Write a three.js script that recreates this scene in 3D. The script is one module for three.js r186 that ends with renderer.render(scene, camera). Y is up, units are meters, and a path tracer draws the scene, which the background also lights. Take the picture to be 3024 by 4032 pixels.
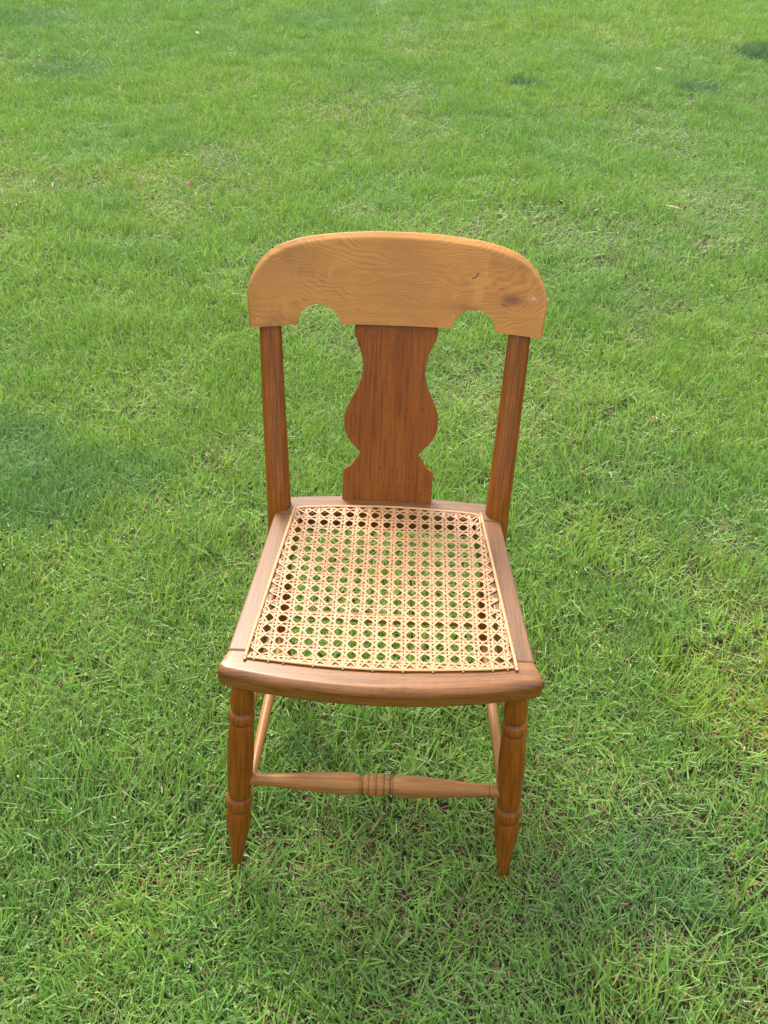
import * as THREE from 'three';
import { mergeGeometries } from 'three/addons/utils/BufferGeometryUtils.js';

// ---------------------------------------------------------------- camera, sky, sun, exposure
const scene = new THREE.Scene();
const camera = new THREE.PerspectiveCamera(53.495, 3 / 4, 0.05, 600);
camera.position.set(0.00943, 1.44051, 0.96674);
camera.rotation.set(-0.64593, 0.01184, 0.03296, 'YXZ');
scene.add(camera);
const renderer = new THREE.WebGLRenderer({ antialias: true });
renderer.toneMapping = THREE.LinearToneMapping;
renderer.toneMappingExposure = 3.5;
renderer.shadowMap.enabled = true;
renderer.shadowMap.type = THREE.PCFSoftShadowMap;

const SUN_DIR = new THREE.Vector3(-0.27, 0.76, -0.56).normalize();   // high, behind the chair and to the left
{ // an even, bright overcast sky, brighter overhead and round the veiled sun
  const W = 256, H = 128, d = new Float32Array(W * H * 4);
  for (let j = 0; j < H; j++) for (let i = 0; i < W; i++) {
    const el = ((j + 0.5) / H - 0.5) * Math.PI, az = ((i + 0.5) / W - 0.5) * 2 * Math.PI;
    const y = Math.sin(el), x = Math.cos(el) * Math.cos(az), z = Math.cos(el) * Math.sin(az), o = (j * W + i) * 4;
    const c = x * SUN_DIR.x + y * SUN_DIR.y + z * SUN_DIR.z;
    const L = y < 0 ? 0.25 : (0.42 + 0.17 * y) * (1 + 1.0 * Math.pow(Math.max(0, c), 4.5));
    d[o] = L * (y < 0 ? 0.7 : 1); d[o + 1] = L * (y < 0 ? 1 : 0.99); d[o + 2] = L * (y < 0 ? 0.5 : 0.98); d[o + 3] = 1;
  }
  const t = new THREE.DataTexture(d, W, H, THREE.RGBAFormat, THREE.FloatType);
  t.mapping = THREE.EquirectangularReflectionMapping; t.magFilter = t.minFilter = THREE.LinearFilter; t.needsUpdate = true;
  scene.background = t; scene.environment = t;
}
const sun = new THREE.DirectionalLight(0xfff2df, 1.8);
sun.position.copy(SUN_DIR).multiplyScalar(20); sun.target.position.set(0, 0, -0.2);
sun.castShadow = true; sun.shadow.radius = 30; sun.shadow.mapSize.set(2048, 2048);
Object.assign(sun.shadow.camera, { left: -12, right: 12, top: 12, bottom: -12, near: 1, far: 60 });
scene.add(sun, sun.target);

// ---------------------------------------------------------------- helpers
function rng(seed) { let a = seed >>> 0; return () => { a = (a + 0x6d2b79f5) >>> 0; let t = a; t = Math.imul(t ^ (t >>> 15), t | 1); t ^= t + Math.imul(t ^ (t >>> 7), t | 61); return ((t ^ (t >>> 14)) >>> 0) / 4294967296; }; }
const clamp = (x, a = 0, b = 1) => Math.min(b, Math.max(a, x)), lerp = (a, b, t) => a + (b - a) * t;
const smooth = (a, b, x) => { const t = clamp((x - a) / (b - a)); return t * t * (3 - 2 * t); };
function hash(i, j, s) { let h = Math.imul(i, 374761393) ^ Math.imul(j, 668265263) ^ Math.imul(s, 2147483629 | 0); h = Math.imul(h ^ (h >>> 13), 1274126177); return ((h ^ (h >>> 16)) >>> 0) / 4294967296; }
function vnoise(x, y, s = 1) { // value noise, 0..1
  const i = Math.floor(x), j = Math.floor(y), fx = x - i, fy = y - j, u = fx * fx * (3 - 2 * fx), v = fy * fy * (3 - 2 * fy);
  return lerp(lerp(hash(i, j, s), hash(i + 1, j, s), u), lerp(hash(i, j + 1, s), hash(i + 1, j + 1, s), u), v);
}
function fbm(x, y, s = 1, n = 4) { let t = 0, a = 0.5, w = 0; for (let k = 0; k < n; k++) { t += a * vnoise(x, y, s + k * 17); w += a; a *= 0.5; x = x * 2.03 + 7.3; y = y * 2.03 - 3.1; } return t / w; }
const toSRGB = (c) => { c = clamp(c); return c <= 0.0031308 ? c * 12.92 : 1.055 * Math.pow(c, 1 / 2.4) - 0.055; };
function texture(w, h, fn, srgb = true) { // fn(u, v) -> linear [r, g, b]
  const d = new Uint8Array(w * h * 4);
  for (let j = 0; j < h; j++) for (let i = 0; i < w; i++) {
    const c = fn((i + 0.5) / w, (j + 0.5) / h), o = (j * w + i) * 4;
    for (let k = 0; k < 3; k++) d[o + k] = Math.round(255 * (srgb ? toSRGB(c[k]) : clamp(c[k])));
    d[o + 3] = 255;
  }
  const t = new THREE.DataTexture(d, w, h, THREE.RGBAFormat);
  t.colorSpace = srgb ? THREE.SRGBColorSpace : THREE.NoColorSpace;
  t.wrapS = t.wrapT = THREE.RepeatWrapping; t.magFilter = THREE.LinearFilter; t.minFilter = THREE.LinearMipmapLinearFilter; t.generateMipmaps = true; t.needsUpdate = true;
  return t;
}
const mix3 = (a, b, t) => [lerp(a[0], b[0], t), lerp(a[1], b[1], t), lerp(a[2], b[2], t)];
function addMesh(name, geo, mat, parent) {
  const m = new THREE.Mesh(geo, mat); m.name = name; m.castShadow = m.receiveShadow = true; parent.add(m); return m;
}
const used = {};
function numbered(n) { const k = used[n] = (used[n] ?? -1) + 1; return k ? n + '_' + String(k).padStart(3, '0') : n; }

// ---------------------------------------------------------------- the ground
const bump = (x, z) => (fbm(x * 1.1 + 5, z * 1.1 + 9, 31, 3) - 0.5) * 0.035;
{
  const pos = [], uv = [], idx = [], RINGS = 90, SEG = 120, C = [0, -6];
  for (let i = 0; i <= RINGS; i++) {
    const r = i < 60 ? i * 0.4 : 24 * Math.pow(500 / 24, (i - 60) / 30);
    for (let j = 0; j <= SEG; j++) {
      const a = j / SEG * 2 * Math.PI, x = C[0] + r * Math.cos(a), z = C[1] + r * Math.sin(a);
      pos.push(x, bump(x, z) + 0.004, z); uv.push(x / 0.9, z / 0.9);
    }
  }
  for (let i = 0; i < RINGS; i++) for (let j = 0; j < SEG; j++) { const a = i * (SEG + 1) + j, b = a + SEG + 1; idx.push(a, a + 1, b, b, a + 1, b + 1); }
  const g = new THREE.BufferGeometry();
  g.setAttribute('position', new THREE.Float32BufferAttribute(pos, 3)); g.setAttribute('uv', new THREE.Float32BufferAttribute(uv, 2)); g.setIndex(idx); g.computeVertexNormals();
  const soil = texture(512, 512, (u, v) => {
    const P = 24, n = (f, s) => { // tileable by blending
      const x = u * f, y = v * f, a = vnoise(x, y, s), b = vnoise(x - f, y, s), c = vnoise(x, y - f, s), d = vnoise(x - f, y - f, s); return lerp(lerp(a, b, u), lerp(c, d, u), v); };
    const k = 0.5 * n(P, 3) + 0.3 * n(P * 3, 5) + 0.2 * n(P * 8, 7);
    return mix3(mix3([0.022, 0.015, 0.008], [0.022, 0.036, 0.01], smooth(0.35, 0.65, n(9, 11))), [0.06, 0.043, 0.022], smooth(0.5, 0.8, k));
  });
  const m = addMesh('ground', g, new THREE.MeshStandardMaterial({ map: soil, roughness: 1 }), scene);
  m.userData = { kind: 'structure', label: 'brown soil and thatch under the lawn' };
}

// ---------------------------------------------------------------- the lawn: tufts of blades, spread by chance
const leafMat = new THREE.MeshPhysicalMaterial({ vertexColors: true, roughness: 0.75, specularIntensity: 1, transmission: 0.5, thickness: 0, side: THREE.DoubleSide, ior: 1.4 });
const PAL = {
  fresh: [0.15, 0.355, 0.02], dull: [0.23, 0.375, 0.08], blue: [0.105, 0.285, 0.06], lime: [0.25, 0.415, 0.03],
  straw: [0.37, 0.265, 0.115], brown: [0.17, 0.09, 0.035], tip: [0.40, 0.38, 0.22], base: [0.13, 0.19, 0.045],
};
function tuft(seed, o) {
  const R = rng(seed), pos = [], col = [], idx = [];
  for (let b = 0; b < o.n; b++) {
    const dry = R() < o.dry, h = lerp(o.h[0], o.h[1], Math.pow(R(), 1.3)) * (dry ? 0.42 : 1), w = lerp(o.w[0], o.w[1], R()) * (dry ? 1.05 : 1);
    const rr = o.r * Math.sqrt(R()), ra = R() * 6.283, az = R() * 6.283, dx = Math.cos(az), dz = Math.sin(az);
    const flat = R() < o.flat, lean = flat || dry ? lerp(0.8, 1.5, R()) : lerp(0.05, 0.75, R()), bend = lerp(-0.1, 0.9, R() * R()) * (flat ? 0.5 : 1);
    const tw = lerp(-1.2, 1.2, R()), sx = -dz * Math.cos(tw), sz = dx * Math.cos(tw);
    let x = rr * Math.cos(ra), z = rr * Math.sin(ra), y = flat || dry ? lerp(0.0, o.h[0] * 0.55, R()) : -0.004;
    let c = dry ? mix3(PAL.straw, PAL.brown, R() * 0.9) : mix3(mix3(PAL.fresh, PAL.dull, R()), R() < 0.55 ? PAL.blue : PAL.lime, R() * 0.6);
    const k = lerp(0.8, 1.2, R()); c = c.map((v) => v * k);
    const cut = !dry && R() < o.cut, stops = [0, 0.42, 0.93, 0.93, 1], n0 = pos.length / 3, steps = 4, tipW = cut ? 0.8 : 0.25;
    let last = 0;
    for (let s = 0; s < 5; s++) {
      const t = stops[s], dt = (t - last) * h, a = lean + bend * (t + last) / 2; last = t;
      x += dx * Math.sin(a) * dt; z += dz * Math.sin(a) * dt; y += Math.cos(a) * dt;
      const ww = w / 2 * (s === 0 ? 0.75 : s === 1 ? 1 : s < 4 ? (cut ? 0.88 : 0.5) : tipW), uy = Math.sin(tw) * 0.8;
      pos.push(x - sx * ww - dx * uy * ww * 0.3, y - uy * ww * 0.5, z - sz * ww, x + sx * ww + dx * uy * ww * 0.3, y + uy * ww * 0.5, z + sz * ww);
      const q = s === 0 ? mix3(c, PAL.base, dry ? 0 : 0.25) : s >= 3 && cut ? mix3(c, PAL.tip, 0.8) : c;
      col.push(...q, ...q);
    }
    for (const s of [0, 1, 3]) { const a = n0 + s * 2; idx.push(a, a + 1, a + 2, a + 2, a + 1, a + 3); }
  }
  const g = new THREE.BufferGeometry();
  g.setAttribute('position', new THREE.Float32BufferAttribute(pos, 3)); g.setAttribute('color', new THREE.Float32BufferAttribute(col, 3)); g.setIndex(idx); g.computeVertexNormals();
  return g;
}
// kinds of tuft: 0 ordinary, 1 fine dark fescue, 2 broad and long, 3 dry thatch; each in a near and a far size
const KINDS = [
  { near: { n: 40, r: 0.034, h: [0.019, 0.05], w: [0.0017, 0.0035], dry: 0.1, flat: 0.2, cut: 0.38 }, far: { n: 84, r: 0.095, h: [0.028, 0.06], w: [0.002, 0.0042], dry: 0.1, flat: 0.2, cut: 0.45 } },
  { near: { n: 50, r: 0.034, h: [0.022, 0.046], w: [0.0013, 0.0025], dry: 0.05, flat: 0.15, cut: 0.45 }, far: { n: 90, r: 0.09, h: [0.022, 0.045], w: [0.0014, 0.0026], dry: 0.05, flat: 0.2, cut: 0.4 } },
  { near: { n: 13, r: 0.026, h: [0.032, 0.066], w: [0.0023, 0.004], dry: 0.1, flat: 0.2, cut: 0.55 }, far: { n: 46, r: 0.09, h: [0.035, 0.07], w: [0.003, 0.005], dry: 0.08, flat: 0.2, cut: 0.5 } },
  { near: { n: 30, r: 0.04, h: [0.018, 0.046], w: [0.0014, 0.003], dry: 0.36, flat: 0.5, cut: 0.6 }, far: { n: 60, r: 0.1, h: [0.02, 0.045], w: [0.002, 0.0036], dry: 0.3, flat: 0.6, cut: 0.5 } },
];
const VARIANTS = 6, bins = {};
for (let k = 0; k < 4; k++) for (const lod of ['near', 'far']) for (let v = 0; v < VARIANTS; v++) bins[k + lod + v] = { geo: tuft(1000 + k * 100 + (lod === 'far' ? 50 : 0) + v, KINDS[k][lod]), m: [], c: [] };
const SPOTS = [ // patches of other grass, some with shade mixed into the tint: x, z, radius, [r, g, b] tint, kind of grass
  [0.63, -4.74, 0.11, [0.36, 0.52, 0.8], 1], [1.57, -4.81, 0.15, [0.36, 0.52, 0.8], 1], [2.1, -5.63, 0.22, [0.4, 0.56, 0.85], 1], [-0.82, -0.95, 0.2, [0.7, 0.82, 1.0], 1], [-0.62, -1.02, 0.1, [0.78, 0.88, 1.05], 1], [-0.95, -1.15, 0.15, [0.7, 0.82, 1.0], 1],
  [0.44, 0.0, 0.13, [0.64, 0.79, 1.02], 1], [0.33, 0.05, 0.1, [0.76, 0.88, 1.08], 1], [-1.82, -4.71, 0.24, [0.68, 0.8, 1.0], 1], [-2.4, -5.9, 0.3, [0.66, 0.8, 1.0], 1], [-0.63, -6.1, 0.35, [0.8, 0.92, 1.15], 1],  // first two: dark fescue whose tint also carries the soft chair shadow
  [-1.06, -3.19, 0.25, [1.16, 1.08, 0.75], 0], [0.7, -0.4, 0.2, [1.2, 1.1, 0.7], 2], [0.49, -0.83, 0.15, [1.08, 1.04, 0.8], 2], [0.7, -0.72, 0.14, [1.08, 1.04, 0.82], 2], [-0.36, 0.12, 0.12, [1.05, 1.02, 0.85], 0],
  [0.05, 0.26, 0.13, [0.82, 0.9, 0.98], 0], [-0.22, 0.2, 0.12, [0.84, 0.92, 0.95], 0], [0.22, 0.18, 0.1, [0.8, 0.9, 1.0], 1], [-0.5, 0.05, 0.12, [0.85, 0.92, 0.95], 0],  // foreground: deeper green grass, tints darkened further as painted shade
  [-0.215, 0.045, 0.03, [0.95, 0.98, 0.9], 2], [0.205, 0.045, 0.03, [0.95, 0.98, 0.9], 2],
];
const fade = (x, z) => { // distance to the eye
  return Math.hypot(x - camera.position.x, z - camera.position.z, 1.2);
};
const fwdX = -0.0128, inView = (x, z) => { // generous wedge round what the camera sees, with a step of room on each side
  const d = camera.position.z - z; if (d < -0.1) return false;
  return Math.abs(x - 0.02 * d) < 1.0 + 0.42 * Math.max(0, d);
};
const M = new THREE.Matrix4(), Q = new THREE.Quaternion(), Q2 = new THREE.Quaternion(), UPV = new THREE.Vector3(0, 1, 0), T = new THREE.Vector3(), S = new THREE.Vector3();
function sow(cell, z0, z1, lod, scale, seed) {
  const R = rng(seed);
  for (let z = z0; z < z1; z += cell) for (let x = -13; x < 14; x += cell) {
    const px = x + R() * cell, pz = z + R() * cell, r1 = R(), r2 = R(), r3 = R(), r4 = R(), r5 = R();
    if (!inView(px, pz)) continue;
    let kind = 0, tint = [1, 1, 1], h = 1;
    const dryN = fbm(px * 2.6, pz * 2.6, 41, 3), longN = fbm(px * 1.7 + 20, pz * 1.7, 51, 3), spc = fbm(px * 0.9 + 3, pz * 0.9 + 1, 61, 3), hue = fbm(px * 1.3, pz * 1.3 + 40, 71, 4), clump = fbm(px * 9, pz * 9, 81, 2);
    if (r1 < smooth(0.5, 0.72, dryN) * 0.75 + 0.05) kind = 3; else if (r1 > 1 - smooth(0.52, 0.7, longN) * 0.7 - 0.1) kind = 2; else if (r2 < smooth(0.6, 0.72, spc) * 0.7 + 0.12) kind = 1;
    if (kind === 1) tint = [0.88, 0.95, 1.06];
    const g = smooth(0.36, 0.64, hue); tint = tint.map((v, i) => v * lerp([0.94, 0.97, 1.05][i], [1.1, 1.04, 0.92][i], g));
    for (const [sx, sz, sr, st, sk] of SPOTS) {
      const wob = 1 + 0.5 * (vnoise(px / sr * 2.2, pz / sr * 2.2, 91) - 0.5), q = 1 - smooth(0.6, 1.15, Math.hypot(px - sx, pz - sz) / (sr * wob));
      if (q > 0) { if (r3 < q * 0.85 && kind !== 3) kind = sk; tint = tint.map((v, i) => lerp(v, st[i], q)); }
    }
    h = lerp(0.72, 1.22, smooth(0.25, 0.75, clump)) * lerp(0.85, 1.15, r4);
    const fa = fbm(px * 1.6 + 60, pz * 1.6, 101, 2) * 12, tilt = 0.1 + 0.4 * fbm(px * 3, pz * 3, 111, 2) * r5;   // neighbouring tufts lean the same way
    Q.setFromAxisAngle(UPV, r2 * 6.283); Q2.setFromAxisAngle(T.set(Math.cos(fa), 0, Math.sin(fa)), tilt); Q.premultiply(Q2);
    S.set(scale, scale * h, scale); if (lod === 'far') S.set(1, h, 1);
    M.compose(T.set(px, bump(px, pz) + 0.008, pz), Q, S);
    const b = bins[kind + lod + Math.floor(r3 * VARIANTS)], kk = lerp(0.88, 1.12, r5);
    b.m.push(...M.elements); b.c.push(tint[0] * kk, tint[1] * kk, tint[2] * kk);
  }
}
sow(0.0225, -2.0, 1.0, 'near', 1, 5);
sow(0.031, -5.0, -2.0, 'near', 1.15, 6);
sow(0.034, -9.5, -5.0, 'near', 1.25, 8);
sow(0.085, -22, -9.5, 'far', 1, 7);
{
  const grass = new THREE.Group(); grass.name = 'grass'; scene.add(grass);
  grass.userData = { kind: 'stuff', label: 'mown green lawn with dry thatch and darker patches', category: 'grass' };
  for (const [key, b] of Object.entries(bins)) {
    const n = b.m.length / 16; if (!n) continue;
    const im = new THREE.InstancedMesh(b.geo, leafMat, n); im.name = numbered('grass_tuft'); im.userData.kind = 'stuff';
    im.instanceMatrix.array.set(b.m); im.instanceColor = new THREE.InstancedBufferAttribute(new Float32Array(b.c), 3);
    im.castShadow = im.receiveShadow = true; grass.add(im);
  }
}

// ---------------------------------------------------------------- wood
// straight-grained wood, grain along u; one tile is lu x lv metres
function wood(w, h, lu, lv, seed, { dark, mid, light, blotch = 0.5, pores = 0.5, specks = 0, bands = [] }) {
  const R = rng(seed), dots = []; for (let i = 0; i < specks; i++) dots.push([R() * lu, R() * lv, 0.0002 + 0.0004 * R()]);
  return texture(w, h, (u, v) => {
    const x = u * lu, y = v * lv, wy = y + 0.0035 * (fbm(x * 9, y * 22, seed, 3) - 0.5);
    const g1 = 0.3 * fbm(x * 5, wy * 110, seed + 1, 2) + 0.7 * fbm(x * 24, wy * 460, seed + 6, 4), g2 = fbm(x * 18, wy * 1100, seed + 2, 3), b = fbm(x * 9, y * 24, seed + 3, 3), p = vnoise(x * 70, wy * 1500, seed + 4);
    let c = mix3(dark, mid, smooth(0.2, 0.62, g1)); c = mix3(c, light, smooth(0.5, 0.85, g1 * 0.55 + g2 * 0.25 + b * 0.35) * 0.85);
    c = mix3(c, dark, smooth(0.55, 0.8, b) * blotch * 0.6);
    c = mix3(c, dark.map((q) => q * 0.55), smooth(0.78, 0.95, p) * pores);
    for (const [bu, bw, bk] of bands) c = mix3(c, [0.022, 0.012, 0.008], bk * smooth(bw, bw * 0.35, Math.abs(x - bu - 0.0004 * (b - 0.5))) * (0.55 + 0.8 * vnoise(x * 900, y * 300, seed + 8)));
    for (const [dx, dy, r] of dots) if (Math.hypot(x - dx, y - dy) < r) c = [0.4, 0.36, 0.33];
    return c;
  });
}
function scaled(t, lu, lv, rot = 0) { const q = t.clone(); q.repeat.set(1 / lu, 1 / lv); q.rotation = rot; q.needsUpdate = true; return q; }
const woodMat = (map, rough = 0.42, extra = {}) => new THREE.MeshPhysicalMaterial({ map, roughness: rough, specularIntensity: 0.45, bumpMap: map, bumpScale: 0.0002, side: THREE.DoubleSide, ...extra });
const BR = { dark: [0.095, 0.029, 0.0035], mid: [0.175, 0.054, 0.0055], light: [0.24, 0.083, 0.01] };
const turnedTex = wood(1024, 256, 0.5, 0.125, 301, { ...BR, blotch: 0.9, pores: 0.35, specks: 3 });
const legTex = wood(1024, 256, 0.5, 0.125, 305, { ...BR, blotch: 0.9, pores: 0.35, specks: 3, bands: [[0.065, 0.003, 0.4], [0.087, 0.0026, 0.4], [0.243, 0.003, 0.4], [0.27, 0.0026, 0.4]] });
const stretchTex = wood(512, 256, 0.4, 0.125, 311, { dark: [0.15, 0.062, 0.017], mid: [0.225, 0.098, 0.026], light: [0.29, 0.136, 0.04], blotch: 0.6, pores: 0.3 });
const beadTex = wood(1024, 256, 0.4, 0.125, 315, { dark: [0.15, 0.062, 0.017], mid: [0.225, 0.098, 0.026], light: [0.29, 0.136, 0.04], blotch: 0.6, pores: 0.3, bands: [[0.2, 0.0014, 0.55], [0.2115, 0.0014, 0.65], [0.1885, 0.0014, 0.65], [0.2205, 0.002, 0.7], [0.1795, 0.002, 0.7], [0.224, 0.0015, 0.5], [0.176, 0.0015, 0.5], [0.3665, 0.0008, 0.9]] });
const railTex = wood(1024, 512, 0.45, 0.12, 321, { dark: [0.092, 0.041, 0.0155], mid: [0.138, 0.062, 0.0235], light: [0.172, 0.081, 0.032], blotch: 0.35, pores: 0.5, specks: 9 });
const frontTex = wood(1024, 512, 0.45, 0.14, 331, { dark: [0.095, 0.034, 0.006], mid: [0.16, 0.06, 0.0105], light: [0.215, 0.086, 0.0165], blotch: 0.3, pores: 0.85, specks: 7 });
const splatTex = wood(1024, 512, 0.34, 0.17, 341, { dark: [0.115, 0.031, 0.0022], mid: [0.175, 0.05, 0.004], light: [0.22, 0.068, 0.0055], blotch: 0.35, pores: 0.7, specks: 2 });

// a round stick turned on a lathe, along a path; rings = [[t 0..1, radius], ...]
function turned(path, rings, seg = 28, flat = () => 1) {
  const pos = [], uv = [], idx = [], P = new THREE.Vector3(), A = new THREE.Vector3(), B = new THREE.Vector3(), tan = new THREE.Vector3();
  let along = 0; const prev = new THREE.Vector3();
  rings.forEach(([t, r], i) => {
    path(t, P); path(Math.min(1, t + 0.004), A); path(Math.max(0, t - 0.004), B); tan.subVectors(A, B).normalize();
    if (i) along += P.distanceTo(prev); prev.copy(P);
    const ref = Math.abs(tan.z) > 0.9 ? new THREE.Vector3(0, 1, 0) : new THREE.Vector3(0, 0, 1);
    A.crossVectors(tan, ref).normalize(); B.crossVectors(A, tan);
    for (let k = 0; k <= seg; k++) { const a = k / seg * 2 * Math.PI, c = Math.cos(a) * r, s = Math.sin(a) * r * flat(t); pos.push(P.x + A.x * c + B.x * s, P.y + A.y * c + B.y * s, P.z + A.z * c + B.z * s); uv.push(along, k / seg * 0.125); }
  });
  for (let i = 0; i < rings.length - 1; i++) for (let k = 0; k < seg; k++) { const a = i * (seg + 1) + k, b = a + seg + 1; idx.push(a, b, a + 1, b, b + 1, a + 1); }
  const g = new THREE.BufferGeometry();
  g.setAttribute('position', new THREE.Float32BufferAttribute(pos, 3)); g.setAttribute('uv', new THREE.Float32BufferAttribute(uv, 2)); g.setIndex(idx); g.computeVertexNormals();
  const nr = g.attributes.normal; // close the seam of the shading
  for (let i = 0; i < rings.length; i++) { const a = i * (seg + 1), b = a + seg; const n = new THREE.Vector3(nr.getX(a) + nr.getX(b), nr.getY(a) + nr.getY(b), nr.getZ(a) + nr.getZ(b)).normalize(); nr.setXYZ(a, n.x, n.y, n.z); nr.setXYZ(b, n.x, n.y, n.z); }
  return g;
}
const line = (a, b) => (t, out) => out.set(lerp(a[0], b[0], t), lerp(a[1], b[1], t), lerp(a[2], b[2], t));
function refine(profile, step) { // smooth in-between rings of a profile [[height, radius], ...]
  const out = [];
  for (let i = 0; i < profile.length - 1; i++) {
    const p0 = profile[Math.max(0, i - 1)], p1 = profile[i], p2 = profile[i + 1], p3 = profile[Math.min(profile.length - 1, i + 2)], n = Math.max(1, Math.ceil(Math.abs(p2[0] - p1[0]) / step));
    for (let k = 0; k < n; k++) {
      const t = k / n, h = p2[0] - p1[0], m1 = i ? (p2[1] - p0[1]) / (p2[0] - p0[0]) * h : p2[1] - p1[1], m2 = i < profile.length - 2 ? (p3[1] - p1[1]) / (p3[0] - p1[0]) * h : p2[1] - p1[1], t2 = t * t, t3 = t2 * t;
      out.push([lerp(p1[0], p2[0], t), (2 * t3 - 3 * t2 + 1) * p1[1] + (t3 - 2 * t2 + t) * m1 + (3 * t2 - 2 * t3) * p2[1] + (t3 - t2) * m2]);
    }
  }
  out.push(profile[profile.length - 1]); return out;
}

// ---------------------------------------------------------------- the chair
const HS = 0.4435;                                                        // top of the seat frame
const chair = new THREE.Group(); chair.name = 'side_chair'; scene.add(chair);
chair.userData = { label: 'old brown wooden side chair with cane seat and vase-shaped splat standing on the lawn', category: 'chair' };

{ // front legs
  const mat = woodMat(scaled(legTex, 0.5, 0.125), 0.34);
  const prof = [[0.424, 0.0135], [0.408, 0.0135], [0.401, 0.0142], [0.391, 0.0158], [0.381, 0.0169], [0.372, 0.0168], [0.364, 0.0156], [0.3605, 0.0134], [0.359, 0.0128], [0.3575, 0.0154], [0.354, 0.0178], [0.348, 0.0187], [0.342, 0.0179], [0.3385, 0.0154], [0.337, 0.0149], [0.3355, 0.0163], [0.327, 0.0175], [0.305, 0.0186], [0.27, 0.0194], [0.235, 0.0190], [0.205, 0.0181], [0.19, 0.0171], [0.1835, 0.0156], [0.182, 0.0149], [0.1805, 0.0176], [0.1765, 0.0197], [0.169, 0.0205], [0.161, 0.0195], [0.1565, 0.0168], [0.155, 0.0159], [0.1535, 0.0170], [0.144, 0.0186], [0.132, 0.0191], [0.118, 0.0186], [0.103, 0.0169], [0.085, 0.0142], [0.062, 0.0118], [0.04, 0.0097], [0.024, 0.0081], [0.01, 0.007], [-0.022, 0.0062]];
  for (const [xt, xf, zt, zf] of [[-0.1882, -0.2178, 0.0, 0.0211], [0.1882, 0.2062, 0.0, 0.0211]]) {
    const top = 0.424, bot = -0.022;
    const rings = refine(prof, 0.0035).map(([y, r]) => [(top - y) / (top - bot), r]);
    addMesh('front_leg', turned(line([lerp(xf, xt, top / 0.41), top, lerp(zf, zt, top / 0.41)], [lerp(xf, xt, bot / 0.41), bot, lerp(zf, zt, bot / 0.41)]), rings, 40), mat, chair);
  }
}
const postX = 0.1786, postZ = -0.3652;
{ // back posts: each one stick from the crest down to the rear foot
  const mat = woodMat(scaled(turnedTex, 0.5, 0.125), 0.34);
  for (const s of [-1, 1]) {
    const pts = [[0.1938, 0.7305, -0.4672], [0.1928, 0.7, -0.4575], [0.187, 0.58, -0.4185], [postX + 0.0012, HS + 0.03, postZ - 0.0085], [postX, HS, postZ + 0.0], [postX, HS - 0.05, postZ + 0.006], [0.181, 0.28, -0.362], [0.184, 0.12, -0.379], [0.187, 0, -0.398], [0.1875, -0.02, -0.401]];
    const curve = new THREE.CatmullRomCurve3(pts.map(([x, y, z]) => new THREE.Vector3(s * x, y, z)), false, 'centripetal');
    const rad = [[0, 0.0168], [0.06, 0.0178], [0.25, 0.0188], [0.37, 0.0195], [0.45, 0.0196], [0.58, 0.0186], [0.75, 0.016], [0.9, 0.0125], [1, 0.011]];
    addMesh('back_post', turned((t, o) => curve.getPointAt(t, o), refine(rad, 0.02), 36, (t) => lerp(0.56, 1, smooth(0, 0.34, t))), mat, chair);
  }
}
{ // stretchers
  const mat = woodMat(scaled(stretchTex, 0.4, 0.125), 0.4, { specularIntensity: 0.6 }), bead = woodMat(scaled(beadTex, 0.4, 0.125), 0.4, { specularIntensity: 0.6 });
  const half = [[0.0, 0.0148], [0.0012, 0.0150], [0.0030, 0.0165], [0.0060, 0.0171], [0.0092, 0.0164], [0.0110, 0.0146], [0.0122, 0.0143], [0.0152, 0.0146], [0.0180, 0.0143], [0.0195, 0.0129], [0.0215, 0.0124], [0.0232, 0.0128], [0.0255, 0.0140], [0.0310, 0.0153], [0.04, 0.0164], [0.055, 0.0163], [0.085, 0.0146], [0.125, 0.0115], [0.165, 0.0094], [0.2, 0.0092]];
  const all = [...half.slice(1).reverse().map(([d, r]) => [-d, r]), ...half];
  addMesh('front_stretcher', turned(line([-0.2, 0.2179, 0.0116], [0.2, 0.2129, 0.0116]), refine(all, 0.004).map(([d, r]) => [(d + 0.2) / 0.4, r]), 40), bead, chair);
  const taper = [[0, 0.0058], [0.1, 0.0064], [0.5, 0.0088], [0.9, 0.0066], [1, 0.006]];
  for (const s of [-1, 1]) {
    addMesh('side_stretcher', turned(line([s * 0.2, 0.137, 0.014], [s * 0.183, 0.145, -0.374]), refine(taper, 0.06), 20), mat, chair);
    addMesh('side_stretcher', turned(line([s * 0.193, 0.302, 0.005], [s * 0.181, 0.288, -0.362]), refine(taper, 0.06), 20), mat, chair);
  }
  addMesh('back_stretcher', turned(line([-0.183, 0.192, -0.375], [0.183, 0.187, -0.375]), refine([[0, 0.0062], [0.5, 0.0092], [1, 0.0062]], 0.06), 20), mat, chair);
}

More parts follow.
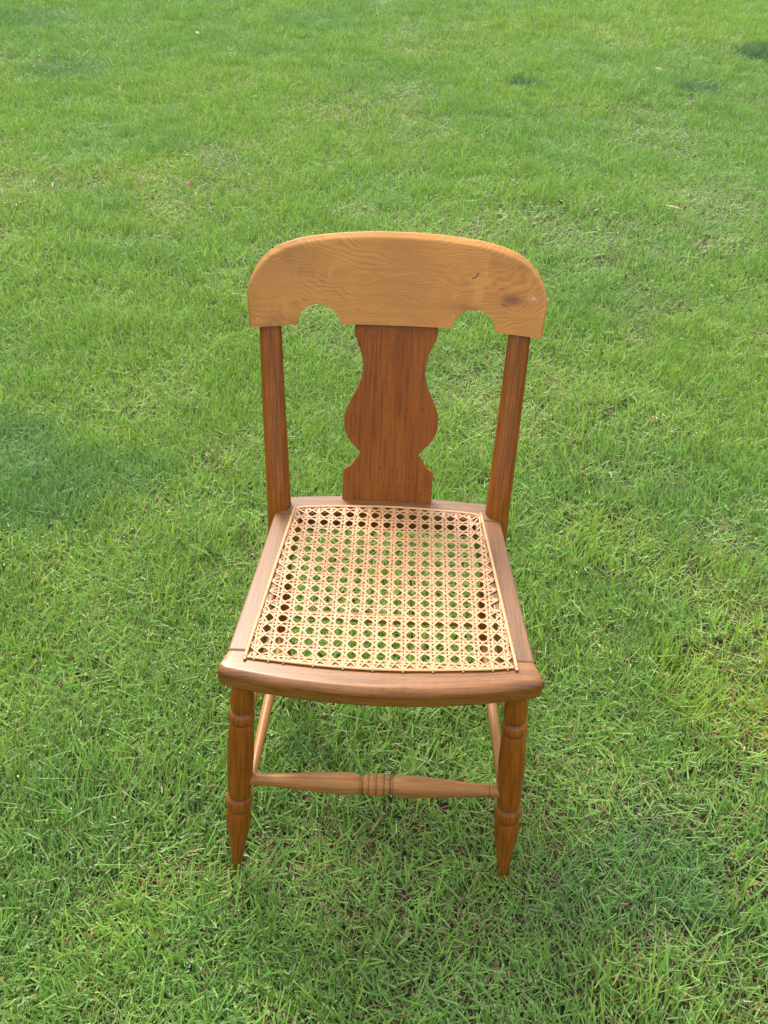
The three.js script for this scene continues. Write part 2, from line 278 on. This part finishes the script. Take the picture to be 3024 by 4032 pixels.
// seat frame
const inner = { zf: (x) => -0.0135 - 0.012 * (x / 0.168) ** 2 + 0.0, xs: (z) => lerp(0.1705, 0.1385, (z + 0.02) / -0.335), zb: (x) => -0.354 + 0.011 * (x / 0.139) ** 2 };
{ // front rail: bowed, with a rounded nose, its ends flaring to the corners
  const mat = woodMat(scaled(frontTex, 0.45, 0.14), 0.34, { specularIntensity: 0.9 }), T = 0.033, pos = [], uv = [], idx = [];
  const prof = []; // [position from the inner edge 0 to the nose 1 plus metres, height]
  const N = 10; prof.push([0, 0, -T], [0, 0, -0.002], [0, 0.002, 0]); for (let i = 1; i <= 6; i++) prof.push([i / 6 * 0.7, -0.0105 * i / 6, 0]);
  for (let i = 0; i <= N; i++) { const a = i / N * Math.PI / 2; prof.push([1, -0.012 + 0.012 * Math.sin(a), -0.0115 + 0.0115 * Math.cos(a)]); }
  for (let i = 1; i <= 8; i++) { const a = i / 8 * Math.PI / 2; prof.push([1, -0.009 + 0.009 * Math.cos(a), -T + 0.0085 - 0.0085 * Math.sin(a)]); }
  for (let i = 1; i < 4; i++) prof.push([1 - i / 4, -0.009 * (1 - i / 4), -T]);
  const U = []; for (let i = 0; i <= 60; i++) U.push(-1 + 2 * i / 60);
  const us = [-1, -0.9985, -0.995, -0.985, ...U.slice(1, -1).map((u) => u * 0.97), 0.985, 0.995, 0.9985, 1];
  const half = (z) => z > -0.027 ? 0.2113 + (z + 0.027) * 0.31 : 0.2113, zi = (u) => -0.0285 + 0.0155 * (1 - Math.min(1, Math.abs(u) * 1.22) ** 2), zo = (u) => 0.039 - 0.0285 * u * u - 0.003 * smooth(0.95, 1, Math.abs(u)) ** 2;
  us.forEach((u) => {
    const e = 0.0035 * smooth(0.98, 1, Math.abs(u)) ** 2; let run = 0, pz = 0, py = 0;
    prof.forEach(([k, dz, y], j) => {
      const z = lerp(zi(u), zo(u) - e * k, k) + dz, yy = lerp(y, -T / 2, e / 0.0165), x = u * half(Math.min(z, 0.006));
      if (j) run += Math.hypot(z - pz, yy - py); pz = z; py = yy;
      pos.push(x, HS + yy, z); uv.push(x + 0.225, run);
    });
  });
  const n = prof.length;
  for (let i = 0; i < us.length - 1; i++) for (let j = 0; j < n; j++) { const a = i * n + j, b = i * n + (j + 1) % n, c = a + n, d = b + n; idx.push(a, b, c, b, d, c); }
  for (const i of [0, us.length - 1]) { // end caps
    const c = pos.length / 3; let s = [0, 0, 0]; for (let j = 0; j < n; j++) for (let k = 0; k < 3; k++) s[k] += pos[(i * n + j) * 3 + k] / n;
    pos.push(...s); uv.push(0, 0.05);
    for (let j = 0; j < n; j++) { const a = i * n + j, b = i * n + (j + 1) % n; if (i) idx.push(a, b, c); else idx.push(b, a, c); }
  }
  const g = new THREE.BufferGeometry(); g.setAttribute('position', new THREE.Float32BufferAttribute(pos, 3)); g.setAttribute('uv', new THREE.Float32BufferAttribute(uv, 2)); g.setIndex(idx); g.computeVertexNormals();
  addMesh('front_rail', g, mat, chair);
}
function slab(outline, T, bevel, y) { // a board cut to an outline [[x, z], ...] with eased edges, its top at height y
  const s = new THREE.Shape(outline.map(([x, z]) => new THREE.Vector2(x, -z)));
  const g = new THREE.ExtrudeGeometry(s, { depth: T - 2 * bevel, bevelEnabled: true, bevelThickness: bevel, bevelSize: bevel, bevelOffset: -bevel, bevelSegments: 3, curveSegments: 8 });
  g.rotateX(-Math.PI / 2); g.translate(0, y - T + bevel, 0); return g;
}
{
  const side = woodMat(scaled(railTex, 0.12, 0.45, 0), 0.36, { specularIntensity: 0.9 }), sideMap = railTex.clone(); sideMap.repeat.set(1 / 0.45, 1 / 0.12); sideMap.rotation = Math.PI / 2; side.map = side.bumpMap = sideMap;
  const back = woodMat(scaled(railTex, 0.45, 0.12), 0.36, { specularIntensity: 0.9 });
  for (const s of [-1, 1]) {
    const o = [[0.2113, -0.0277], [inner.xs(-0.027), -0.0277], [inner.xs(-0.3438), -0.3438], [0.1828, -0.3438]].map(([x, z]) => [s * x, z]);
    addMesh('side_rail', slab(s > 0 ? o : o.reverse(), 0.034, 0.0035, HS), side, chair);
  }
  const o = []; for (let i = 0; i <= 16; i++) { const x = lerp(-0.1385, 0.1385, i / 16); o.push([x, inner.zb(x)]); }
  o.push([0.1828, -0.3446], [0.1833, -0.36], [0.168, -0.386]); for (let i = 0; i <= 16; i++) { const x = lerp(0.156, -0.156, i / 16); o.push([x, -0.399 + 0.0095 * (x / 0.156) ** 2]); } o.push([-0.168, -0.386], [-0.1833, -0.36], [-0.1828, -0.3446]);
  addMesh('back_rail', mergeGeometries([slab(o, 0.03, 0.0025, HS), slab(o.map(([x, z]) => [x * 0.97, lerp(z, -0.378, 0.3)]), 0.014, 0.002, HS - 0.0295)]), back, chair);
}

{ // splat: a flat vase-shaped board
  const h = [[0.0, 0.0752], [0.004, 0.0752], [0.0525, 0.0753], [0.0545, 0.0738], [0.0605, 0.0640], [0.0695, 0.0574], [0.0775, 0.0515], [0.0825, 0.0486], [0.0862, 0.0510], [0.0985, 0.0620], [0.1073, 0.0696], [0.122, 0.0758], [0.139, 0.0778], [0.1545, 0.0754], [0.1727, 0.0676], [0.1923, 0.0578], [0.21, 0.0521], [0.2295, 0.0512], [0.2478, 0.0545], [0.2645, 0.0616], [0.2804, 0.0670], [0.292, 0.0668], [0.303, 0.0655]];
  const f = refine(h.slice(2, 8), 0.003).concat(refine(h.slice(7), 0.004).slice(1)), pts = [[h[0][0], h[0][1]], ...f];
  const sk = (v) => -0.003 + 0.0056 * v / 0.289, out = [...pts.map(([v, w]) => new THREE.Vector2(w * 0.976 + sk(v), v * 0.99)), ...pts.slice().reverse().map(([v, w]) => new THREE.Vector2(-w * 0.976 + sk(v), v * 0.99))];
  const g = new THREE.ExtrudeGeometry(new THREE.Shape(out), { depth: 0.0066, bevelEnabled: true, bevelThickness: 0.0009, bevelSize: 0.0009, bevelOffset: -0.0009, bevelSegments: 2 });
  g.translate(0.0, 0, -0.0078);
  const u = new THREE.Vector3(0, 0.7199 - HS, -0.4762 + 0.385).normalize(), n = new THREE.Vector3(1, 0, 0).cross(u);
  g.applyMatrix4(new THREE.Matrix4().makeBasis(new THREE.Vector3(1, 0, 0), u, n).setPosition(0, HS - 0.001, -0.385));
  const m = splatTex.clone(); m.repeat.set(1 / 0.34, 1 / 0.17); m.rotation = Math.PI / 2; 
  addMesh('splat', g, woodMat(m, 0.4), chair);
}
{ // crest rail: a wide bent board, straight below with two round notches, its upper edge eased
  const lu = 0.5, lv = 0.17, x0 = -0.25, y0 = -0.02;
  const crestTex = texture(2048, 704, (uu, vv) => {
    const x = uu * lu + x0, y = vv * lv + y0;
    const wx = fbm(x * 7 + 3, y * 10, 401, 3) - 0.5, wy = fbm(x * 16, y * 30 + 5, 411, 3) - 0.5, b = fbm(x * 11, y * 16, 441, 3);
    const f = Math.hypot((x - 0.012) / 3.4, y - 0.175) + wx * 0.1 + wy * 0.02;                    // flat-sawn figure: bowl-shaped growth lines
    const ring = 0.5 + 0.5 * Math.sin(f * 1050 + wy * 4), fine = fbm(x * 22, (y + wy * 0.03) * 700, 421, 3), wave = vnoise((x + wx * 0.06) * 150, y * 40, 431);
    const here = smooth(0.38, 0.7, fbm(x * 9 + 4, y * 15 + 2, 451, 3)), curl = smooth(0.4, 0.75, fbm(x * 8 + 9, y * 12, 455, 2));
    let c = mix3([0.2750, 0.1165, 0.0196], [0.3454, 0.1562, 0.0278], smooth(0.3, 0.7, 0.5 * fine + 0.5 * b));
    c = mix3(c, [0.2047, 0.0768, 0.0119], Math.pow(ring, 7) * (0.1 + 0.45 * here)); c = mix3(c, [0.4349, 0.2202, 0.0451], Math.pow(1 - ring, 5) * 0.18 * here);
    c = mix3(c, [0.4349, 0.2240, 0.0474], smooth(0.6, 0.95, wave) * 0.35 * curl); c = mix3(c, [0.2175, 0.0845, 0.0130], smooth(0.35, 0.05, wave) * 0.22 * curl);
    c = mix3(c, [0.1663, 0.0640, 0.0107], smooth(0.52, 0.75, fbm(x * 14 + 30, y * 20, 461, 3)) * 0.5 * smooth(0.06, 0.2, Math.abs(x)));
    { const q = 0.97 + 0.34 * fbm(x * 8 + 50, y * 11 + 8, 481, 3); c = c.map((v) => v * q); }
    const blot = (px, py, sx, sy, k, q) => { const e = ((x - px) / sx) ** 2 + ((y - py) / sy) ** 2, m = Math.exp(-e) * (0.45 + 0.9 * (fbm(x * 70, y * 90, 471, 3))); c = mix3(c, q, clamp(m * k)); };
    blot(0.174, 0.049, 0.017, 0.008, 0.75, [0.0797, 0.0270, 0.0051]); blot(0.103, 0.033, 0.026, 0.006, 0.5, [0.0920, 0.0343, 0.0061]); blot(0.19, 0.1, 0.02, 0.012, 0.4, [0.1227, 0.0440, 0.0083]);
    blot(0.204, 0.053, 0.008, 0.004, 0.22, [0.5, 0.4, 0.33]); blot(-0.19, 0.08, 0.02, 0.02, 0.3, [0.1227, 0.0440, 0.0070]);
    const dash = (ax, ay, bx, by, w, q, k) => { const dx = bx - ax, dy = by - ay, t = clamp(((x - ax) * dx + (y - ay) * dy) / (dx * dx + dy * dy)), d = Math.hypot(x - ax - t * dx, y - ay - t * dy); if (d < w * (0.4 + 0.6 * Math.sin(3.0 * t + 0.1))) c = mix3(c, q, k); };
    const ink = [0.02, 0.008, 0.006]; // a small dark curved mark on the right half
    dash(0.1212, 0.0868, 0.1213, 0.0835, 0.0009, ink, 1); dash(0.1213, 0.0838, 0.1195, 0.0808, 0.001, ink, 1); dash(0.1197, 0.081, 0.1165, 0.0788, 0.0011, ink, 1); dash(0.117, 0.079, 0.113, 0.0778, 0.0009, ink, 1);
    dash(0.152, 0.0655, 0.163, 0.0642, 0.0007, [0.12, 0.05, 0.02], 0.8); dash(0.159, 0.0408, 0.171, 0.0395, 0.0011, [0.1, 0.04, 0.016], 0.85); dash(-0.147, 0.037, -0.136, 0.037, 0.0009, [0.12, 0.05, 0.02], 0.7); dash(-0.12, 0.065, -0.112, 0.0665, 0.0006, [0.14, 0.06, 0.02], 0.7); dash(-0.17, 0.0, -0.155, 0.001, 0.0005, [0.14, 0.06, 0.02], 0.6);
    for (const [px, py, r] of [[0.2075, 0.0535, 0.001], [0.2045, 0.052, 0.0006], [-0.212, 0.008, 0.0008], [0.206, 0.0555, 0.0004]]) if (Math.hypot(x - px, y - py) < r) c = [0.6, 0.57, 0.52];
    return c;
  });
  crestTex.wrapS = crestTex.wrapT = THREE.ClampToEdgeWrapping;
  const mat = woodMat(crestTex, 0.34, { bumpScale: 0.00012, specularIntensity: 0.9 });
  const HWT = 0.2276;
  const topPts = [[0, 0.1405], [0.045, 0.1398], [0.0985, 0.1357], [0.1295, 0.1317], [0.16, 0.1248], [0.19, 0.1118], [0.2085, 0.0948], [0.221, 0.0724], [0.226, 0.056], [HWT, 0.041]];
  const top = (x) => { const a = Math.abs(x); for (let i = 0; i < topPts.length - 1; i++) if (a <= topPts[i + 1][0]) { // monotone cubic through the points
    const p = topPts, s = (j) => (p[j + 1][1] - p[j][1]) / (p[j + 1][0] - p[j][0]), m = (j) => j === 0 ? 0 : j === p.length - 1 ? s(j - 1) * 1.6 : (s(j - 1) + s(j)) / 2, h = p[i + 1][0] - p[i][0], t = (a - p[i][0]) / h, t2 = t * t, t3 = t2 * t;
    return (2 * t3 - 3 * t2 + 1) * p[i][1] + (t3 - 2 * t2 + t) * m(i) * h + (3 * t2 - 2 * t3) * p[i + 1][1] + (t3 - t2) * m(i + 1) * h; } return topPts[topPts.length - 1][1]; };
  const bottom = (x) => { const a = Math.abs(x), q = Math.abs(a - 0.1212) / 0.0338, line = a < 0.13 ? 0.0004 : lerp(-0.0019, -0.0063, clamp((a - 0.156) / (HWT - 0.156))); return q < 1 ? line + (0.0304 - line) * Math.pow(1 - Math.pow(q, 2.15), 0.56) : line; };
  const xs = []; for (let i = 0; i <= 150; i++) xs.push(i / 150 * 0.2); for (let i = 0; i <= 14; i++) { const e = 0.0338 * (1 - (i / 14) ** 2 * 0.12); xs.push(0.1212 - e, 0.1212 + e); } xs.push(0.0873, 0.1551); for (let i = 1; i <= 60; i++) xs.push(0.2 + (HWT - 0.2) * Math.sin(i / 60 * Math.PI / 2));
  xs.sort((a, b) => a - b); const X = [...xs.slice(1).reverse().map((a) => -a), ...xs];
  const edge = []; for (let i = 0; i < X.length; i++) edge.push([X[i], top(X[i])]); for (let k = 0; k <= 24; k++) { const y = lerp(-0.009, 0.04, k / 24); edge.push([HWT, y], [-HWT, y]); }
  const pinch = (x, y) => x * (1 - 0.017 * smooth(0.045, -0.01, y) * Math.abs(x) / HWT);
  const dist = (x, y) => { let d = 1; for (const [a, b] of edge) { const q = Math.hypot(a - x, b - y); if (q < d) d = q; } return d; };
  const C0 = new THREE.Vector3(0, 0.7205, -0.4702), u = new THREE.Vector3(0, 0.9596, -0.2815), n = new THREE.Vector3(0, 0.2815, 0.9596), TH = 0.0215, bF = 0.0085, bB = 0.006;
  const ROW = [0, 0.06, 0.16, 0.3, 0.45, 0.6, 0.72, 0.8, 0.85, 0.89, 0.92, 0.94, 0.955, 0.967, 0.977, 0.985, 0.991, 0.996, 1], nr = ROW.length;
  const pos = [], uv = [], idx = [];
  for (const front of [1, 0]) for (const x of X) for (const r of ROW) {
    const y0b = bottom(x), yt = top(x), y = lerp(y0b, yt, r), b = lerp(0.0028, front ? bF : bB, smooth(0.055, 0.115, y)), d = dist(x, y), drop = d < b ? (b - d) * 0.85 * smooth(-0.001, 0.0016, b - d) : 0;
    const px = pinch(x, y), w = 0.553 * px * px + (front ? -drop : drop - TH);
    pos.push(px + 0.0017, C0.y + u.y * y + n.y * w, C0.z + u.z * y + n.z * w); uv.push((px - x0) / lu, (y - y0) / lv);
  }
  const nx = X.length, F = (i, j) => i * nr + j, B = (i, j) => nx * nr + i * nr + j;
  for (let i = 0; i < nx - 1; i++) for (let j = 0; j < nr - 1; j++) { idx.push(F(i, j), F(i + 1, j), F(i, j + 1), F(i + 1, j), F(i + 1, j + 1), F(i, j + 1)); idx.push(B(i, j), B(i, j + 1), B(i + 1, j), B(i + 1, j), B(i, j + 1), B(i + 1, j + 1)); }
  for (let i = 0; i < nx - 1; i++) idx.push(F(i, nr - 1), F(i + 1, nr - 1), B(i, nr - 1), F(i + 1, nr - 1), B(i + 1, nr - 1), B(i, nr - 1));
  for (let j = 0; j < nr - 1; j++) { idx.push(F(nx - 1, j), B(nx - 1, j), F(nx - 1, j + 1), B(nx - 1, j), B(nx - 1, j + 1), F(nx - 1, j + 1)); idx.push(F(0, j), F(0, j + 1), B(0, j), B(0, j), F(0, j + 1), B(0, j + 1)); }
  const base = pos.length / 3; // the lower edge gets points of its own, so that it stays sharp
  for (let i = 0; i < nx; i++) for (const q of [F(i, 0), B(i, 0)]) { pos.push(pos[q * 3], pos[q * 3 + 1], pos[q * 3 + 2]); uv.push(uv[q * 2], uv[q * 2 + 1] + (q >= nx * nr ? 0.1 : 0)); }
  for (let i = 0; i < nx - 1; i++) { const a = base + i * 2; idx.push(a, a + 1, a + 2, a + 1, a + 3, a + 2); }
  const g = new THREE.BufferGeometry(); g.setAttribute('position', new THREE.Float32BufferAttribute(pos, 3)); g.setAttribute('uv', new THREE.Float32BufferAttribute(uv, 2)); g.setIndex(idx); g.computeVertexNormals();
  addMesh('crest_rail', g, mat, chair);
}

// ---------------------------------------------------------------- the cane seat
{
  const seat = new THREE.Group(); seat.name = 'cane_seat'; chair.add(seat);
  const R = rng(77), PX = 0.0203, PZ = 0.0227, ZC = -0.0256;       // one eight-sided hole every PX by PZ
  const cane = texture(256, 64, (u, v) => { const a = fbm(u * 14, v * 30, 501, 3), b = vnoise(u * 30, v * 4, 511); return mix3(mix3([0.335, 0.175, 0.078], [0.42, 0.24, 0.112], smooth(0.3, 0.7, a)), [0.28, 0.14, 0.06], smooth(0.7, 0.95, b) * 0.4); });
  const tones = [[1, 1, 1], [0.9, 0.84, 0.86], [1.08, 1.06, 0.96], [0.8, 0.68, 0.7], [1.0, 0.92, 0.8], [0.93, 0.93, 1.0]];
  const mats = tones.map((c) => new THREE.MeshPhysicalMaterial({ map: cane, color: new THREE.Color().setRGB(...c), roughness: 0.4, clearcoat: 0.3, clearcoatRoughness: 0.3, side: THREE.DoubleSide }));
  const CS = [[-0.5, 0], [-0.46, 0.45], [-0.25, 0.9], [0, 1], [0.25, 0.9], [0.46, 0.45], [0.5, 0]];
  function ribbon(pts, w, th) { // half-round strip along points
    const pos = [], uv = [], idx = [], n = CS.length; let run = R() * 3;
    pts.forEach((p, i) => {
      const a = pts[Math.max(0, i - 1)], b = pts[Math.min(pts.length - 1, i + 1)]; let tx = b[0] - a[0], tz = b[2] - a[2]; const ty = b[1] - a[1], l = Math.hypot(tx, tz) || 1e-6, L = Math.hypot(tx, ty, tz) || 1e-6;
      const sx = -tz / l, sz = tx / l, ux = -tx / l * ty / L, uy = l / L, uz = -tz / l * ty / L;
      if (i) run += Math.hypot(p[0] - pts[i - 1][0], p[1] - pts[i - 1][1], p[2] - pts[i - 1][2]);
      CS.forEach(([s, h], k) => { pos.push(p[0] + sx * s * w + ux * h * th, p[1] + uy * h * th, p[2] + sz * s * w + uz * h * th); uv.push(run / 0.12, k / (n - 1)); });
    });
    for (let i = 0; i < pts.length - 1; i++) for (let k = 0; k < n; k++) { const a = i * n + k, b = i * n + (k + 1) % n; idx.push(a, b, a + n, b, b + n, a + n); }
    const g = new THREE.BufferGeometry(); g.setAttribute('position', new THREE.Float32BufferAttribute(pos, 3)); g.setAttribute('uv', new THREE.Float32BufferAttribute(uv, 2)); g.setIndex(idx); g.computeVertexNormals(); return g;
  }
  // outline of the binding: front bowed forward, back bowed backward, sides straight
  const zF = (x) => 0.0 - 0.014 * (x / 0.184) ** 2, zB = (x) => -0.3663 + 0.0112 * (x / 0.151) ** 2, xS = (z) => lerp(0.1840, 0.1512, (z + 0.0145) / -0.341);
  const inside = (x, z) => z < zF(x) && z > zB(x) && Math.abs(x) < xS(z);
  const holes = { f: [], b: [], l: [], r: [] };
  for (let k = -9; k <= 8; k++) { const x = (k + 0.5) * PX; if (Math.abs(x) < 0.178) holes.f.push([x, zF(x)]); if (Math.abs(x) < 0.148) holes.b.push([x, zB(x)]); }
  for (let m = 0; m <= 15; m++) { const z = ZC + 0.5 * PZ - m * PZ; if (z < -0.014 && z > -0.356) { holes.l.push([-xS(z), z]); holes.r.push([xS(z), z]); } }
  holes.f.push([-0.1825, -0.0132], [0.1825, -0.0132]); holes.b.push([-0.1497, -0.354], [0.1497, -0.354]);
  const allHoles = [...holes.f, ...holes.b, ...holes.l, ...holes.r];
  const nearest = (x, z) => allHoles.reduce((b, h) => Math.hypot(h[0] - x, h[1] - z) < Math.hypot(b[0] - x, b[1] - z) ? h : b);
  const sag = (x, z) => -0.0035 * clamp(1 - (x / 0.17) ** 2) * clamp(1 - ((z + 0.18) / 0.18) ** 2);
  function strand(px, pz, dx, dz, wave, w, th, own) { // a strand through (px, pz) in direction (dx, dz), cut at the outline, its ends drawn to the nearest holes
    let lo = null, hi = null; const step = 0.0008;
    for (let s = -0.4; s <= 0.4; s += step) if (inside(px + dx * s, pz + dz * s)) { lo ??= s; hi = s; }
    if (lo === null || hi - lo < 0.012) return;
    const A = own?.[0] ?? nearest(px + dx * lo, pz + dz * lo), B = own?.[1] ?? nearest(px + dx * hi, pz + dz * hi);
    const ax = A[0] - (px + dx * lo), az = A[1] - (pz + dz * lo), bx = B[0] - (px + dx * hi), bz = B[1] - (pz + dz * hi), n = Math.max(6, Math.round((hi - lo) / 0.0035)), pts = [];
    const ph = R() * 6, wob = 0.00035;
    for (let i = 0; i <= n; i++) {
      const s = lerp(lo, hi, i / n), x = px + dx * s, z = pz + dz * s, ka = Math.pow(clamp(1 - (s - lo) / 0.03), 1.5), kb = Math.pow(clamp(1 - (hi - s) / 0.03), 1.5), e = Math.min(s - lo, hi - s);
      const mid = smooth(0, 0.012, e);
      pts.push([x + ax * ka + bx * kb + (-dz) * wob * Math.sin(s * 60 + ph) * mid, HS + 0.0009 + sag(x, z) + wave(x, z) * mid + 0.0012 * (1 - mid) * smooth(0, 0.003, e) - 0.0014 * (1 - smooth(0, 0.003, e)), z + az * ka + bz * kb + dx * wob * Math.sin(s * 60 + ph) * mid]);
    }
    addMesh('cane_strand', ribbon(pts, w * lerp(0.93, 1.07, R()), th), mats[Math.floor(R() * mats.length)], seat);
  }
  const cellX = (x) => x / PX, cellZ = (z) => (z - ZC) / PZ, bumpAt = (t, c, w) => { const d = Math.abs(t - c - Math.round(t - c)); return d < w ? 0.5 + 0.5 * Math.cos(d / w * Math.PI) : 0; };
  for (let k = -9; k <= 8; k++) for (const o of [-0.125, 0.125]) strand((k + 0.5 + o) * PX, -0.18, 0, 1, (x, z) => 0.0005 * (bumpAt(cellZ(z), 0.5 - o, 0.14) - bumpAt(cellZ(z), 0.5 + o, 0.14)), 0.0036, 0.0007);
  for (let m = -1; m <= 15; m++) for (const o of [-0.125, 0.125]) strand(0, ZC - (m - 0.5 + o) * PZ, 1, 0, (x) => 0.0005 * (bumpAt(cellX(x), 0.5 - o, 0.14) - bumpAt(cellX(x), 0.5 + o, 0.14)) + 0.0003, 0.0032, 0.0007);
  const len = Math.hypot(PX, PZ);
  for (const s of [1, -1]) for (let q = -26; q <= 26; q++) { // diagonals: through (q + 1/2, 0) in cells
    const wave = (x, z) => s * 0.0006 * (bumpAt(cellX(x), 0.5, 0.5) - bumpAt(cellZ(z), 0.5, 0.5)) + 0.0008;
    let x = (q + 0.5) * PX, z = ZC - 8 * PZ; // move along to the middle of the seat
    strand(x, z, s * PX / len, PZ / len, wave, 0.0029, 0.0006);
  }
  // binding strips and the small loops that hold them
  const bm = mats[2], strips = [];
  const run = (fn, n) => Array.from({ length: n + 1 }, (_, i) => fn(i / n));
  const y = HS + 0.0022, wv = (t, s) => 0.0005 * (vnoise(t * 9, s, 601) - 0.5);
  strips.push(run((t) => { const x = lerp(-0.185, 0.1835, t), e = Math.min(t, 1 - t); return [x, y - 0.0012 * (1 - smooth(0, 0.02, e)), zF(x) + wv(t, 1) * 3]; }, 60));
  strips.push(run((t) => { const x = lerp(-0.1497, 0.1507, t), e = Math.min(t, 1 - t); return [x, y - 0.0012 * (1 - smooth(0, 0.02, e)), zB(x) + 0.003 * (1 - smooth(0, 0.03, e)) + wv(t, 2) * 3]; }, 60));
  for (const s of [-1, 1]) strips.push(run((t) => { const z = lerp(-0.0085, -0.3585, t); return [s * (xS(z) + 0.0006), y + 0.0008 - 0.001 * (1 - smooth(0, 0.02, Math.min(t, 1 - t))), z + 0 * s]; }, 60));
  strips.forEach((p) => addMesh('binding', ribbon(p, 0.0049, 0.0019), bm, seat));
  const loop = (x, z, nx, nz, lift) => { const pts = []; for (let i = 0; i <= 6; i++) { const a = lerp(-1, 1, i / 6); pts.push([x + nx * a * 0.0036, y + lift + 0.0018 - 0.0026 * a * a, z + nz * a * 0.0036]); } addMesh('binding_loop', ribbon(pts, 0.0029, 0.0006), mats[[0, 1, 3][Math.floor(R() * 3)]], seat); };
  const pick = (h) => h.filter((_, i) => i % 2 === 0 || i === 1 || i === h.length - 1);
  for (const [x, z] of pick(holes.f.slice(0, -2))) loop(x, z, 0.04, 1, 0); for (const [x, z] of pick(holes.b.slice(0, -2))) loop(x, z, 0, 1, 0);
  for (const side of ['l', 'r']) for (const [x, z] of pick(holes[side])) loop(x, z, 1, 0.06, 0.0008);
}

// ---------------------------------------------------------------- bits lying in the lawn
function leafGeo(seed, l, w, curl) { // a dead leaf: pointed oval, creased along the middle and curled up
  const R = rng(seed), pos = [], idx = [], n = 10, m = 4;
  for (let i = 0; i <= n; i++) for (let j = -m; j <= m; j++) { const t = i / n, s = j / m, ww = w / 2 * Math.pow(Math.sin(Math.PI * clamp(t * 0.97 + 0.015)), 0.7) * (1 + 0.25 * (R() - 0.5)); pos.push(s * ww, 0.25 * w * Math.abs(s) + curl * Math.sin(t * 3.4) * l * 0.3 + 0.04 * l * (R() - 0.5), (t - 0.5) * l); }
  const k = 2 * m + 1; for (let i = 0; i < n; i++) for (let j = 0; j < k - 1; j++) { const a = i * k + j; idx.push(a, a + 1, a + k, a + 1, a + k + 1, a + k); }
  const g = new THREE.BufferGeometry(); g.setAttribute('position', new THREE.Float32BufferAttribute(pos, 3)); g.setIndex(idx); g.computeVertexNormals(); return g;
}
function bit(name, label, category, geo, rgb, x, z, turn, tilt, h) {
  const m = addMesh(numbered(name), geo, new THREE.MeshStandardMaterial({ color: new THREE.Color().setRGB(...rgb), roughness: 0.8, side: THREE.DoubleSide }), scene);
  m.position.set(x, bump(x, z) + h + 0.014, z); m.rotation.set(tilt, turn, 0.2, 'YXZ'); m.userData = { label, category };
}
bit('dead_leaf', 'larger curled brown dead leaf on the lawn beyond the chair, upper left', 'leaf', leafGeo(3, 0.036, 0.02, 0.9), [0.2, 0.085, 0.055], -0.84, -2.94, 0.7, 0.35, 0.042);
bit('dead_leaf', 'tiny dark purplish dead leaf on the lawn, nearer the chair than the larger brown one', 'leaf', leafGeo(4, 0.018, 0.01, 0.8), [0.09, 0.035, 0.04], -0.72, -2.75, 0.2, 0.5, 0.042);
bit('dead_leaf', 'pale tan dead leaf far off on the lawn at upper left', 'leaf', leafGeo(5, 0.03, 0.018, 0.5), [0.5, 0.4, 0.28], -1.26, -5.47, 1.3, 0.3, 0.05);
const straw = (seed, l) => leafGeo(seed, l, 0.008, 0.25);
bit('straw', 'pale dry straw standing out of the lawn far off at upper right', 'straw', straw(6, 0.06), [0.55, 0.45, 0.26], 0.97, -5.34, 0.3, -0.9, 0.06);
bit('straw', 'short pale dry straw lying beside the dark grass patch at far right', 'straw', straw(7, 0.05), [0.55, 0.45, 0.26], 1.36, -4.97, 1.2, 0.1, 0.055);
bit('straw', 'long pale dry straw lying in the lawn to the right beyond the crest rail', 'straw', straw(8, 0.06), [0.5, 0.42, 0.24], 1.03, -2.86, 1.25, 0.05, 0.05);

renderer.render(scene, camera);
